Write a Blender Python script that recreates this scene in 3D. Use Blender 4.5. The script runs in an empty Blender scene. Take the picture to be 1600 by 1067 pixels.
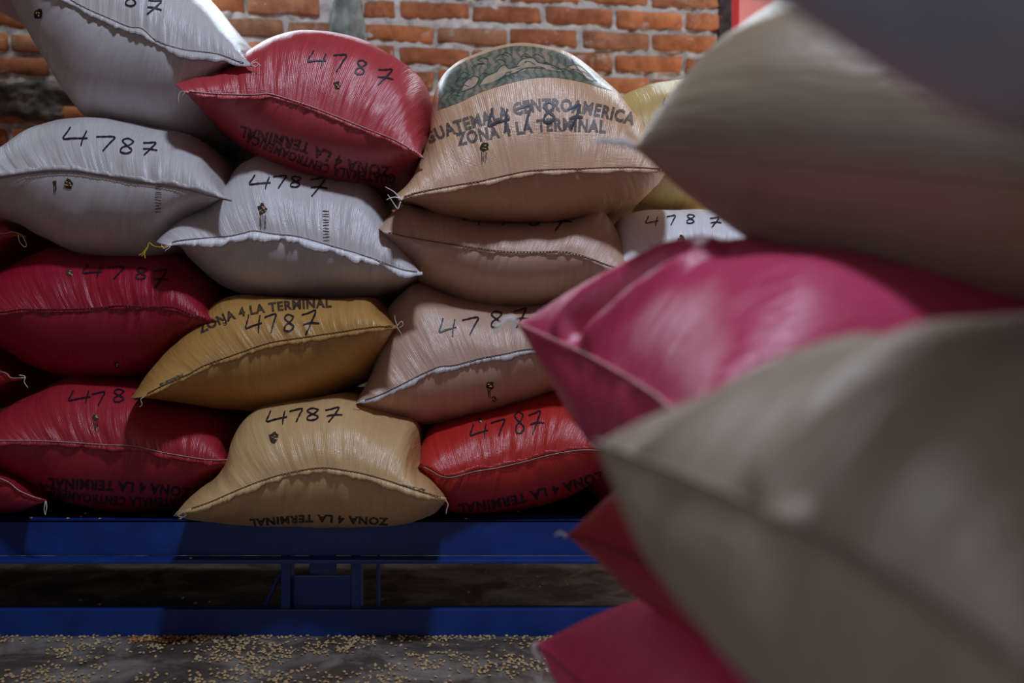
import bpy, bmesh, math, random
import numpy as np
from mathutils import Vector
from mathutils.bvhtree import BVHTree

# ------------------------------------------------------------------ camera, light, exposure
CAMZ, F, CX, CY = 0.855, 1600.0, 800.0, 533.5
SC = bpy.context.scene
COL = SC.collection
SC.view_settings.view_transform = 'Standard'
SC.view_settings.look = 'None'
SC.view_settings.gamma = 1.0
SC.view_settings.use_curve_mapping = False
SC.view_settings.exposure = -0.42

cam = bpy.data.cameras.new('camera')
cam.sensor_width = 36.0
cam.lens = 36.0
cam.clip_start = 0.05
cam.dof.use_dof = True
cam.dof.focus_distance = 2.86
cam.dof.aperture_fstop = 1.5
camo = bpy.data.objects.new('camera', cam)
camo.location = (0, 0, CAMZ)
camo.rotation_euler = (math.pi / 2, 0, 0)
COL.objects.link(camo)
SC.camera = camo

world = bpy.data.worlds.new('world')
world.use_nodes = True
bg = world.node_tree.nodes['Background']
bg.inputs[0].default_value = (1.0, 0.54, 0.33, 1)
bg.inputs[1].default_value = 0.105
SC.world = world


def area(name, loc, target, sx, sy, power, color):
    l = bpy.data.lights.new(name, 'AREA')
    l.shape = 'RECTANGLE'
    l.size = sx
    l.size_y = sy
    l.energy = power
    l.color = color
    o = bpy.data.objects.new(name, l)
    o.location = loc
    d = Vector(target) - Vector(loc)
    o.rotation_euler = d.to_track_quat('-Z', 'Y').to_euler()
    COL.objects.link(o)
    return o


# roof hatch in front of the stack (daylight, hard-edged)
area('skylight', (0.31, 0.73, 4.25), (-0.45, 2.85, 0.9), 0.34, 0.34, 128, (0.69, 0.79, 1.0))
# long gap under the eaves above the brick wall
area('eaves_gap', (-1.4, 4.06, 2.56), (-0.5, 2.8, 1.5), 2.2, 0.40, 42, (0.74, 0.88, 1.0))
# added lamp above the door for a highlight on the olive sack
area('olive_highlight_lamp', (0.95, 4.22, 2.86), (0.3, 1.5, 1.3), 0.9, 0.3, 16, (0.78, 0.90, 1.0))
# daylight through the doorway on the right
area('doorway_light', (2.3, 4.0, 1.05), (0.2, 3.3, 0.7), 0.9, 1.9, 58, (1.0, 0.88, 0.78))
# added soft fill lamp for the near stack, left of the camera
area('fill_light_left', (-1.0, -0.3, 1.0), (0.2, 1.2, 0.75), 0.9, 1.4, 8, (0.64, 0.77, 1.0))


# ------------------------------------------------------------------ helpers
def P(px, py, d):
    return ((px - CX) / F * d, d, CAMZ + (CY - py) / F * d)


def tag(o, label=None, cat=None, group=None, kind=None):
    if label: o['label'] = label
    if cat: o['category'] = cat
    if group: o['group'] = group
    if kind: o['kind'] = kind
    return o


def link(name, me, mat=None, parent=None):
    o = bpy.data.objects.new(name, me)
    if mat is not None and len(me.materials) == 0:
        me.materials.append(mat)
    COL.objects.link(o)
    if parent is not None:
        o.parent = parent
        o.matrix_parent_inverse = parent.matrix_basis.inverted()
    return o


def mesh_np(name, V, Fc, smooth=True):
    me = bpy.data.meshes.new(name)
    me.from_pydata([tuple(v) for v in V], [], [tuple(f) for f in Fc])
    if smooth:
        me.polygons.foreach_set('use_smooth', [True] * len(me.polygons))
    me.update()
    return me


def bm_mesh(name, bm, smooth=False):
    bmesh.ops.recalc_face_normals(bm, faces=bm.faces)
    me = bpy.data.meshes.new(name)
    bm.to_mesh(me)
    bm.free()
    if smooth:
        me.polygons.foreach_set('use_smooth', [True] * len(me.polygons))
    return me


def box_bm(x0, x1, y0, y1, z0, z1, bev=0.0, bm=None):
    own = bmesh.new()
    bmesh.ops.create_cube(own, size=1)
    for v in own.verts:
        v.co = Vector(((x0 + x1) / 2 + v.co.x * (x1 - x0), (y0 + y1) / 2 + v.co.y * (y1 - y0), (z0 + z1) / 2 + v.co.z * (z1 - z0)))
    if bev:
        bmesh.ops.bevel(own, geom=own.edges[:], offset=bev, segments=2, affect='EDGES', profile=0.6)
    if bm is None:
        return own
    tmp = bpy.data.meshes.new('tmp')
    own.to_mesh(tmp)
    own.free()
    bm.from_mesh(tmp)
    bpy.data.meshes.remove(tmp)
    return bm


def vnoise(x, y, seed):
    """smooth 2-D value noise, -1..1"""
    xi = np.floor(x).astype(np.int64)
    yi = np.floor(y).astype(np.int64)
    fx = x - xi
    fy = y - yi
    fx = fx * fx * (3 - 2 * fx)
    fy = fy * fy * (3 - 2 * fy)

    def h(a, b):
        n = (a * 374761393 + b * 668265263 + seed * 974711) & 0x7fffffff
        n = ((n ^ (n >> 13)) * 1274126177) & 0x7fffffff
        n = (n ^ (n >> 16)) & 0xffff
        return n / 32767.5 - 1.0
    a = h(xi, yi); b = h(xi + 1, yi); c = h(xi, yi + 1); d = h(xi + 1, yi + 1)
    return (a * (1 - fx) + b * fx) * (1 - fy) + (c * (1 - fx) + d * fx) * fy


def catmull(pts, sub=10):
    p = np.array(pts, float)
    q = np.vstack([2 * p[0] - p[1], p, 2 * p[-1] - p[-2]])
    out = []
    for i in range(1, len(q) - 2):
        for k in range(sub):
            t = k / sub
            out.append(0.5 * (2 * q[i] + (q[i + 1] - q[i - 1]) * t + (2 * q[i - 1] - 5 * q[i] + 4 * q[i + 1] - q[i + 2]) * t * t
                              + (3 * q[i] - q[i - 1] - 3 * q[i + 1] + q[i + 2]) * t ** 3))
    out.append(p[-1])
    return np.array(out)


def resample(c, n, s=None):
    L = np.concatenate([[0], np.cumsum(np.linalg.norm(np.diff(c, axis=0), axis=1))])
    L /= L[-1]
    if s is None:
        s = np.linspace(0, 1, n)
    return np.stack([np.interp(s, L, c[:, k]) for k in range(c.shape[1])], 1)


def tube(pts, r, sides=6, taper=1.0):
    c = resample(catmull(pts, 6), max(8, 6 * len(pts)))
    n = len(c)
    V, Fc = [], []
    up = np.array([0.13, 0.31, 0.94])
    for i in range(n):
        t = c[min(i + 1, n - 1)] - c[max(i - 1, 0)]
        t /= np.linalg.norm(t) + 1e-9
        a = np.cross(t, up); a /= np.linalg.norm(a) + 1e-9
        b = np.cross(t, a)
        rr = r * (1 + (taper - 1) * i / (n - 1))
        for k in range(sides):
            th = 2 * math.pi * k / sides
            V.append(c[i] + rr * (math.cos(th) * a + math.sin(th) * b))
    for i in range(n - 1):
        for k in range(sides):
            k2 = (k + 1) % sides
            Fc.append((i * sides + k, i * sides + k2, (i + 1) * sides + k2, (i + 1) * sides + k))
    Fc.append(tuple(range(sides))[::-1])
    Fc.append(tuple((n - 1) * sides + k for k in range(sides)))
    return V, Fc


# ------------------------------------------------------------------ materials
def new_mat(name):
    m = bpy.data.materials.new(name)
    m.use_nodes = True
    nt = m.node_tree
    return m, nt, nt.nodes['Principled BSDF']


def N(nt, typ, **kw):
    n = nt.nodes.new(typ)
    for k, v in kw.items():
        setattr(n, k, v)
    return n


def ramp(nt, fac, stops):
    r = N(nt, 'ShaderNodeValToRGB')
    el = r.color_ramp.elements
    while len(el) < len(stops):
        el.new(0.5)
    for e, (p, c) in zip(el, stops):
        e.position = p
        e.color = (*c, 1)
    nt.links.new(fac, r.inputs[0])
    return r.outputs[0]


def plain(name, col, rough=0.6, spec=0.4, metal=0.0, var=0.25, scale=30.0, bump=0.1):
    m, nt, b = new_mat(name)
    tc = N(nt, 'ShaderNodeTexCoord')
    no = N(nt, 'ShaderNodeTexNoise')
    no.inputs['Scale'].default_value = scale
    no.inputs['Detail'].default_value = 5
    nt.links.new(tc.outputs['Object'], no.inputs['Vector'])
    lo = tuple(c * (1 - var) for c in col)
    hi = tuple(min(1, c * (1 + var)) for c in col)
    nt.links.new(ramp(nt, no.outputs['Fac'], [(0.3, lo), (0.7, hi)]), b.inputs['Base Color'])
    b.inputs['Roughness'].default_value = rough
    b.inputs['Specular IOR Level'].default_value = spec
    b.inputs['Metallic'].default_value = metal
    if bump:
        bp = N(nt, 'ShaderNodeBump')
        bp.inputs['Strength'].default_value = bump
        bp.inputs['Distance'].default_value = 0.004
        nt.links.new(no.outputs['Fac'], bp.inputs['Height'])
        nt.links.new(bp.outputs[0], b.inputs['Normal'])
    return m


def sack_mat(name, col, dirt=(0.35, 0.24, 0.14), dirt_amt=0.35, rough=0.34, spec=0.65, weave=0.25, pucker_shade=0.18):
    """woven plastic cloth: UV is metres (along the mouth, away from the mouth)"""
    m, nt, b = new_mat(name)
    L = nt.links.new
    uv = N(nt, 'ShaderNodeUVMap')
    uv.uv_map = 'UVMap'
    # blotchy wear, fixed to the cloth
    n1 = N(nt, 'ShaderNodeTexNoise')
    n1.inputs['Scale'].default_value = 7
    n1.inputs['Detail'].default_value = 6
    n1.inputs['Roughness'].default_value = 0.65
    L(uv.outputs[0], n1.inputs['Vector'])
    mp = N(nt, 'ShaderNodeMapping')
    mp.inputs['Scale'].default_value = (75, 7, 1)
    L(uv.outputs[0], mp.inputs[0])
    n2 = N(nt, 'ShaderNodeTexNoise')
    n2.inputs['Scale'].default_value = 1.0
    n2.inputs['Detail'].default_value = 3
    L(mp.outputs[0], n2.inputs['Vector'])
    dm = N(nt, 'ShaderNodeMix', data_type='RGBA')
    dm.inputs[6].default_value = (*col, 1)
    dm.inputs[7].default_value = (*[c * d * 1.6 for c, d in zip(col, dirt)], 1)
    f = N(nt, 'ShaderNodeMapRange')
    f.inputs[1].default_value = 0.52
    f.inputs[2].default_value = 0.8
    f.inputs[4].default_value = dirt_amt
    L(n1.outputs['Fac'], f.inputs[0])
    L(f.outputs[0], dm.inputs[0])
    sm = N(nt, 'ShaderNodeMix', data_type='RGBA', blend_type='MULTIPLY')
    sm.inputs[0].default_value = pucker_shade  # shade of the puckers put into the colour, hollows darker
    L(dm.outputs[2], sm.inputs[6])
    L(ramp(nt, n2.outputs['Fac'], [(0.3, (0.55, 0.5, 0.5)), (0.62, (1, 1, 1))]), sm.inputs[7])
    L(sm.outputs[2], b.inputs['Base Color'])
    # weave + pucker relief
    w1 = N(nt, 'ShaderNodeTexWave', bands_direction='X')
    w1.inputs['Scale'].default_value = 78
    w1.inputs['Distortion'].default_value = 1.5
    L(uv.outputs[0], w1.inputs[0])
    w2 = N(nt, 'ShaderNodeTexWave', bands_direction='Y')
    w2.inputs['Scale'].default_value = 78
    w2.inputs['Distortion'].default_value = 1.5
    L(uv.outputs[0], w2.inputs[0])
    ad = N(nt, 'ShaderNodeMath', operation='ADD')
    L(w1.outputs['Fac'], ad.inputs[0])
    L(w2.outputs['Fac'], ad.inputs[1])
    n3 = N(nt, 'ShaderNodeTexNoise')
    n3.inputs['Scale'].default_value = 260
    n3.inputs['Detail'].default_value = 2
    L(uv.outputs[0], n3.inputs['Vector'])
    ad2 = N(nt, 'ShaderNodeMath', operation='ADD')
    L(ad.outputs[0], ad2.inputs[0])
    L(n3.outputs['Fac'], ad2.inputs[1])
    b1 = N(nt, 'ShaderNodeBump')
    b1.inputs['Strength'].default_value = weave
    b1.inputs['Distance'].default_value = 0.0012
    L(ad2.outputs[0], b1.inputs['Height'])
    b2 = N(nt, 'ShaderNodeBump')
    b2.inputs['Strength'].default_value = 0.7
    b2.inputs['Distance'].default_value = 0.005
    L(n2.outputs['Fac'], b2.inputs['Height'])
    L(b1.outputs[0], b2.inputs['Normal'])
    L(b2.outputs[0], b.inputs['Normal'])
    b.inputs['Roughness'].default_value = rough
    b.inputs['Specular IOR Level'].default_value = spec
    return m


M = {}
M['white'] = sack_mat('white_cloth', (0.58, 0.55, 0.55), dirt_amt=0.30)
M['white_bright'] = sack_mat('bright_white_cloth', (0.80, 0.80, 0.82), dirt_amt=0.15)
M['grey'] = sack_mat('shaded_white_cloth', (0.34, 0.33, 0.36), dirt_amt=0.2)  # white cloth darkened to grey, shade put into the colour
M['beige'] = sack_mat('beige_cloth', (0.58, 0.39, 0.28), dirt_amt=0.35)
M['print_tan'] = sack_mat('tan_cloth', (0.60, 0.37, 0.215), dirt_amt=0.35)
M['gold'] = sack_mat('golden_cloth', (0.50, 0.275, 0.075), dirt_amt=0.4)
M['straw'] = sack_mat('straw_cloth', (0.64, 0.42, 0.19), dirt_amt=0.35)
M['ochre'] = sack_mat('ochre_cloth', (0.52, 0.37, 0.12), dirt_amt=0.3)
M['red_dusty'] = sack_mat('dusty_red_cloth', (0.46, 0.045, 0.055), dirt_amt=0.6)
M['red_dark'] = sack_mat('dark_red_cloth', (0.33, 0.008, 0.025), dirt_amt=0.3)
M['red'] = sack_mat('red_cloth', (0.40, 0.022, 0.035), dirt_amt=0.4)
M['scarlet'] = sack_mat('scarlet_cloth', (0.52, 0.025, 0.02), dirt_amt=0.35)
M['pink'] = sack_mat('pink_cloth', (0.56, 0.045, 0.125), dirt_amt=0.25, rough=0.33)
M['pink_low'] = sack_mat('pink_red_cloth', (0.82, 0.075, 0.20), dirt_amt=0.2, rough=0.4)
M['olive'] = sack_mat('olive_tan_cloth', (0.32, 0.235, 0.15), dirt_amt=0.3, rough=0.36)
M['cream'] = sack_mat('cream_cloth', (0.35, 0.262, 0.17), dirt_amt=0.45, rough=0.42)
M['ink'] = plain('marker_ink', (0.012, 0.010, 0.02), 0.45, 0.4, var=0.2, bump=0)


def ink_worn(name, col, alpha_lo):
    m, nt, b = new_mat(name)
    tc = N(nt, 'ShaderNodeTexCoord')
    no = N(nt, 'ShaderNodeTexNoise')
    no.inputs['Scale'].default_value = 160
    no.inputs['Detail'].default_value = 3
    nt.links.new(tc.outputs['Object'], no.inputs['Vector'])
    b.inputs['Base Color'].default_value = (*col, 1)
    b.inputs['Roughness'].default_value = 0.5
    r = N(nt, 'ShaderNodeMapRange')
    r.inputs[1].default_value = 0.38
    r.inputs[2].default_value = 0.60
    r.inputs[3].default_value = alpha_lo
    r.inputs[4].default_value = 0.95
    nt.links.new(no.outputs['Fac'], r.inputs[0])
    nt.links.new(r.outputs[0], b.inputs['Alpha'])
    return m


M['stencil'] = ink_worn('worn_stencil_ink', (0.03, 0.022, 0.022), 0.5)
M['stencil_faint'] = ink_worn('faint_stencil_ink', (0.02, 0.006, 0.008), 0.2)
M['stencil_faded'] = ink_worn('faded_stencil_ink', (0.085, 0.065, 0.06), 0.45)
M['twine'] = plain('twine', (0.62, 0.55, 0.45), 0.8, 0.2)
M['white_twine'] = plain('white_twine', (0.9, 0.86, 0.78), 0.8, 0.2)
M['yellow_twine'] = plain('yellow_twine', (0.75, 0.50, 0.02), 0.6, 0.3)
M['dark_twine'] = plain('dark_twine', (0.10, 0.05, 0.04), 0.8, 0.2)
M['bean'] = plain('dried_bean', (0.52, 0.37, 0.19), 0.6, 0.35, var=0.35, scale=60)
M['bean_orange'] = plain('orange_bean', (0.42, 0.17, 0.05), 0.6, 0.35, var=0.35, scale=60)
M['hole'] = plain('torn_dark_cloth', (0.05, 0.03, 0.018), 0.8, 0.2, var=0.5, scale=300)
M['green_stain'] = ink_worn('green_stain', (0.03, 0.06, 0.03), 0.2)

# ------------------------------------------------------------------ setting: floor, wall, door
def floor_mat():
    m, nt, b = new_mat('worn_concrete')
    L = nt.links.new
    tc = N(nt, 'ShaderNodeTexCoord')
    n1 = N(nt, 'ShaderNodeTexNoise')
    n1.inputs['Scale'].default_value = 5
    n1.inputs['Detail'].default_value = 9
    n1.inputs['Roughness'].default_value = 0.7
    n1.inputs['Distortion'].default_value = 0.6
    L(tc.outputs['Object'], n1.inputs['Vector'])
    col = ramp(nt, n1.outputs['Fac'], [(0.30, (0.03, 0.02, 0.014)), (0.45, (0.085, 0.066, 0.052)), (0.56, (0.21, 0.185, 0.16)), (0.75, (0.36, 0.33, 0.30))])
    L(col, b.inputs['Base Color'])
    L(ramp(nt, n1.outputs['Fac'], [(0.3, (0.8,) * 3), (0.7, (0.5,) * 3)]), b.inputs['Roughness'])
    bp = N(nt, 'ShaderNodeBump')
    bp.inputs['Strength'].default_value = 0.5
    bp.inputs['Distance'].default_value = 0.01
    L(n1.outputs['Fac'], bp.inputs['Height'])
    L(bp.outputs[0], b.inputs['Normal'])
    return m


fm = link('floor', bm_mesh('floor', box_bm(-5, 5, -3, 7, -0.12, 0.0)), floor_mat())
tag(fm, 'worn grey concrete floor strewn with pale beans', kind='structure')

WY, WS = 4.25, 0.123                      # wall plane y = WY + WS*x
WANG = math.atan(WS)
WTOP = 2.345
wdir = Vector((math.cos(WANG), math.sin(WANG), 0))
wnor = Vector((math.sin(WANG), -math.cos(WANG), 0))


def wall_pt(u, z, out=0.0):
    """u = distance along the wall from x=0"""
    p = Vector((0, WY, 0)) + wdir * u + wnor * out
    return Vector((p.x, p.y, z))


def u_of_px(px):
    k = (px - CX) / F                     # x = k*y ; y = WY + WS*x
    y = WY / (1 - WS * k)
    return (k * y) / math.cos(WANG)


def z_of_px(px, py):
    k = (px - CX) / F
    return CAMZ + (CY - py) / F * (WY / (1 - WS * k))


def mortar_mat():
    m, nt, b = new_mat('lime_mortar')
    L = nt.links.new
    tc = N(nt, 'ShaderNodeTexCoord')
    n1 = N(nt, 'ShaderNodeTexNoise')
    n1.inputs['Scale'].default_value = 14
    n1.inputs['Detail'].default_value = 8
    n1.inputs['Roughness'].default_value = 0.7
    L(tc.outputs['Object'], n1.inputs['Vector'])
    L(ramp(nt, n1.outputs['Fac'], [(0.30, (0.22, 0.18, 0.14)), (0.46, (0.60, 0.56, 0.50)), (0.7, (0.82, 0.79, 0.73))]), b.inputs['Base Color'])
    b.inputs['Roughness'].default_value = 0.95
    b.inputs['Specular IOR Level'].default_value = 0.1
    bp = N(nt, 'ShaderNodeBump')
    bp.inputs['Strength'].default_value = 0.8
    bp.inputs['Distance'].default_value = 0.015
    L(n1.outputs['Fac'], bp.inputs['Height'])
    L(bp.outputs[0], b.inputs['Normal'])
    return m


def brick_mat():
    m, nt, b = new_mat('fired_clay_brick')
    L = nt.links.new
    tc = N(nt, 'ShaderNodeTexCoord')
    oi = N(nt, 'ShaderNodeObjectInfo')
    vm = N(nt, 'ShaderNodeVectorMath', operation='MULTIPLY_ADD')
    cx = N(nt, 'ShaderNodeCombineXYZ')
    L(oi.outputs['Random'], cx.inputs[0])
    L(oi.outputs['Random'], cx.inputs[1])
    vm.inputs[1].default_value = (37, 53, 11)
    L(cx.outputs[0], vm.inputs[0])
    L(tc.outputs['Object'], vm.inputs[2])
    n1 = N(nt, 'ShaderNodeTexNoise')
    n1.inputs['Scale'].default_value = 17
    n1.inputs['Detail'].default_value = 7
    n1.inputs['Roughness'].default_value = 0.65
    L(vm.outputs[0], n1.inputs['Vector'])
    base = ramp(nt, oi.outputs['Random'], [(0.0, (0.36, 0.13, 0.06)), (0.35, (0.48, 0.165, 0.065)), (0.7, (0.56, 0.20, 0.08)), (1.0, (0.34, 0.17, 0.10))])
    mx = N(nt, 'ShaderNodeMix', data_type='RGBA', blend_type='MULTIPLY')
    mx.inputs[0].default_value = 0.8
    L(base, mx.inputs[6])
    L(ramp(nt, n1.outputs['Fac'], [(0.3, (0.4, 0.36, 0.34)), (0.6, (1, 1, 1))]), mx.inputs[7])
    # smears of mortar
    n2 = N(nt, 'ShaderNodeTexNoise')
    n2.inputs['Scale'].default_value = 11
    n2.inputs['Detail'].default_value = 8
    n2.inputs['Roughness'].default_value = 0.75
    L(vm.outputs[0], n2.inputs['Vector'])
    mx2 = N(nt, 'ShaderNodeMix', data_type='RGBA')
    L(ramp(nt, n2.outputs['Fac'], [(0.56, (0, 0, 0)), (0.68, (0.85,) * 3)]), mx2.inputs[0])
    L(mx.outputs[2], mx2.inputs[6])
    mx2.inputs[7].default_value = (0.50, 0.45, 0.39, 1)
    L(mx2.outputs[2], b.inputs['Base Color'])
    b.inputs['Roughness'].default_value = 0.9
    b.inputs['Specular IOR Level'].default_value = 0.15
    bp = N(nt, 'ShaderNodeBump')
    bp.inputs['Strength'].default_value = 0.6
    bp.inputs['Distance'].default_value = 0.008
    L(n1.outputs['Fac'], bp.inputs['Height'])
    L(bp.outputs[0], b.inputs['Normal'])
    return m


M['mortar'] = mortar_mat()
M['brick'] = brick_mat()
M['cement'] = plain('grey_green_cement', (0.20, 0.21, 0.185), 0.95, 0.1, var=0.55, scale=16, bump=0.8)
M['cement_dark'] = plain('dark_cement', (0.10, 0.085, 0.07), 0.95, 0.1, var=0.6, scale=14, bump=0.8)

U_END = u_of_px(1128)


def wall_mortar():
    """lumpy mortar sheet with a thickness, bricks stand proud of it"""
    us = np.linspace(-3.6, U_END, 420)
    zs = np.linspace(0.0, WTOP, 240)
    U, Z = np.meshgrid(us, zs)
    out = 0.010 + 0.008 * vnoise(U * 30, Z * 30, 5) + 0.007 * vnoise(U * 62, Z * 62, 6) + 0.007 * vnoise(U * 9, Z * 9, 7)
    base = np.array([0, WY, 0])
    X = base[0] + wdir.x * U + wnor.x * out
    Y = base[1] + wdir.y * U + wnor.y * out
    V = np.stack([X, Y, Z], -1).reshape(-1, 3)
    nu, nz = len(us), len(zs)
    Fc = [(j * nu + i, j * nu + i + 1, (j + 1) * nu + i + 1, (j + 1) * nu + i) for j in range(nz - 1) for i in range(nu - 1)]
    V = list(V)
    k = len(V)
    for u, z in ((-3.6, 0), (U_END, 0), (U_END, WTOP), (-3.6, WTOP)):
        V.append(np.array(wall_pt(u, z, -0.2)))
    V += [np.array(wall_pt(u, z, -0.004)) for u, z in ((-3.6, 0), (U_END, 0), (U_END, WTOP), (-3.6, WTOP))]
    Fc += [(k + 1, k, k + 3, k + 2)]
    for a in range(4):
        b_ = (a + 1) % 4
        Fc.append((k + a, k + b_, k + 4 + b_, k + 4 + a))
    return mesh_np('wall_back', V, Fc)


wall = tag(link('wall_back', wall_mortar(), M['mortar']), 'rough brick wall with thick pale mortar joints behind the sacks', kind='structure')

PITCH, COURSE = 0.300, 0.0925
random.seed(4)


def brick_mesh(w, seed):
    rng = random.Random(seed)
    bm = bmesh.new()
    bmesh.ops.create_cube(bm, size=1)
    bmesh.ops.subdivide_edges(bm, edges=[e for e in bm.edges if abs(e.verts[0].co.x - e.verts[1].co.x) > 0.5], cuts=3)
    for v in bm.verts:
        v.co = Vector((v.co.x * w + rng.uniform(-.008, .008), v.co.y * 0.05 + rng.uniform(-.003, .003), v.co.z * 0.064 + rng.uniform(-.006, .006)))
    es = [e for e in bm.edges if e.calc_length() < 0.065 or abs(e.verts[0].co.x - e.verts[1].co.x) > 0.01]
    bmesh.ops.bevel(bm, geom=[e for e in bm.edges if len(e.link_faces) == 2 and e.calc_face_angle(0) > 0.7], offset=0.006, segments=1, affect='EDGES')
    return bm_mesh('brick', bm, True)


brick_meshes = [brick_mesh(0.277, s) for s in range(8)]
half_meshes = [brick_mesh(0.13, s + 50) for s in range(3)]
u_c0, u_c1 = u_of_px(514), u_of_px(571)
Z0 = 2.159
nb = 0
for k in range(-2, 20):
    zc = Z0 - COURSE * (k + 0.5)
    if zc < 0.35:
        break
    shift = (u_of_px(794) if k % 2 == 0 else u_of_px(735))
    i0 = int(math.floor((-2.35 - shift) / PITCH))
    for i in range(i0, 14):
        a = shift + i * PITCH + 0.011
        b_ = a + PITCH - 0.022
        if b_ > U_END - 0.005:
            b_ = U_END - 0.008
        if a < u_c1 and b_ > u_c0:            # cut at the cement column
            if (a + b_) / 2 < (u_c0 + u_c1) / 2:
                b_ = min(b_, u_c0 + 0.005)
            else:
                a = max(a, u_c1 - 0.005)
        w = b_ - a
        if w < 0.06 or nb >= 292:
            continue
        me = random.choice(brick_meshes)
        o = bpy.data.objects.new('brick', me)
        if not me.materials:
            me.materials.append(M['brick'])
        o.location = wall_pt((a + b_) / 2, zc + random.uniform(-.004, .004), 0.002 + random.uniform(-.006, .006))
        o.rotation_euler = (random.uniform(-.02, .02), random.uniform(-.012, .012), WANG + random.uniform(-.015, .015))
        o.scale = (w / 0.277, 1, random.uniform(.93, 1.06))
        COL.objects.link(o)
        o.parent = wall
        nb += 1


def lump_strip(name, u0, u1, z0, z1, out, mat, seed, rag=0.02, nu=30, nz=120):
    us = np.linspace(0, 1, nu)
    zs = np.linspace(0, 1, nz)
    A, B = np.meshgrid(us, zs)
    Zz = z0 + B * (z1 - z0) + rag * vnoise(A * (u1 - u0) * 14, B * 0 + 9.3, seed + 4) * (B - 0.5)
    U = u0 + A * (u1 - u0) + rag * vnoise(B * (z1 - z0) * 16, A * 0 + 3.3, seed) * (A - 0.5) * 2
    o = out * (1 - np.abs(2 * A - 1) ** 6) * (1 - np.abs(2 * B - 1) ** 10) - 0.012
    o = o + 0.010 * vnoise(U * 30, Zz * 18, seed + 1) + 0.006 * vnoise(U * 80, Zz * 60, seed + 2)
    X = wdir.x * U + wnor.x * o
    Y = WY + wdir.y * U + wnor.y * o
    V = np.stack([X, Y, Zz], -1).reshape(-1, 3)
    Fc = [(j * nu + i, j * nu + i + 1, (j + 1) * nu + i + 1, (j + 1) * nu + i) for j in range(nz - 1) for i in range(nu - 1)]
    me = mesh_np(name, V, Fc)
    return link(name, me, mat)


t1 = lump_strip('trim_1', u_c0 - 0.01, u_c1 + 0.01, 0.5, 2.42, 0.045, M['cement'], 21)
tag(t1, 'lumpy grey cement column set between the bricks', kind='structure')
t2 = lump_strip('trim_2', -3.4, u_of_px(165), z_of_px(60, 192), z_of_px(60, 128), 0.075, M['cement_dark'], 31, rag=0.03, nu=160, nz=30)
tag(t2, 'dark rough cement band in the brick wall', kind='structure')

# unseen sheet added overhead to keep hatch light off the left wall
M['roof'] = plain('light_blocking_sheet', (0.16, 0.13, 0.11), 0.7, 0.3, var=0.3, scale=5)


def blocker_sheet():
    xs = np.linspace(-5.0, -0.30, 190)
    V, Fc = [], []
    for off in (0.0, 0.006):
        for y in (1.78, 4.7):
            for x in xs:
                V.append((x, y, 3.42 + off + 0.018 * math.sin(x * 2 * math.pi / 0.15)))
    n = len(xs)
    for i in range(n - 1):
        Fc.append((i, i + 1, n + i + 1, n + i))
        Fc.append((2 * n + i, 3 * n + i, 3 * n + i + 1, 2 * n + i + 1))
        Fc.append((i, 2 * n + i, 2 * n + i + 1, i + 1))
        Fc.append((n + i, n + i + 1, 3 * n + i + 1, 3 * n + i))
    return mesh_np('light_blocker', V, Fc)


tag(link('light_blocker', blocker_sheet(), M['roof']), 'unseen corrugated sheet added to shade the left of the brick wall', kind='structure')

# door at the end of the brick wall
M['door_red'] = plain('red_door_paint', (0.55, 0.035, 0.03), 0.4, 0.5, var=0.15, scale=8)
M['door_panel'] = plain('sunlit_door_paint', (0.78, 0.30, 0.26), 0.45, 0.5, var=0.1, scale=6)  # red door paled: sunlight on the panel put into its colour
M['gap'] = plain('dark_gap_strip', (0.055, 0.04, 0.04), 0.95, 0.1, var=0.5)  # dark gap beside the door frame modelled as a near-black strip
jb = box_bm(0, 1, 0, 1, 0, 1)


def wall_box(u0, u1, o0, o1, z0, z1, bev=0.004):
    bm = box_bm(u0, u1, o0, o1, z0, z1, bev)
    for v in bm.verts:
        u, o, z = v.co
        v.co = wall_pt(u, z, o)
    return bm


uj0, uj1 = u_of_px(1120), u_of_px(1140)
tag(link('trim_3', bm_mesh('trim_3', wall_box(uj0, uj1, -0.2, 0.03, 0, 3.0)), M['gap']), 'dark strip standing for the gap beside the red door', kind='structure')
uf1 = u_of_px(1153)
door = bpy.data.objects.new('door_1', bm_mesh('door_1', wall_box(uf1, uf1 + 0.95, -0.10, -0.06, 0.02, 2.6)))
door.data.materials.append(M['door_panel'])
COL.objects.link(door)
tag(door, 'red metal door with painted-in sunlight at the end of the brick wall', kind='structure')
link('door_frame', bm_mesh('door_frame', wall_box(uj1, uf1, -0.2, 0.02, 0, 2.7)), M['door_red'], door)
link('door_frame', bm_mesh('door_frame', wall_box(uf1 + 0.95, uf1 + 1.0, -0.2, 0.02, 0, 2.7)), M['door_red'], door)
link('door_frame', bm_mesh('door_frame', wall_box(uf1, uf1 + 0.95, -0.2, 0.02, 2.6, 2.7)), M['door_red'], door)
for z in (2.17, 2.05, 1.55, 1.0, 0.45):
    link('door_rail', bm_mesh('door_rail', wall_box(uf1 + 0.01, uf1 + 0.94, -0.062, -0.045, z, z + 0.025)), M['door_red'], door)
tag(link('wall_right', bm_mesh('wall_right', wall_box(uf1 + 1.0, uf1 + 2.6, -0.2, 0.0, 0, 3.0)), M['mortar']), 'plastered wall beyond the red door', kind='structure')

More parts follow.
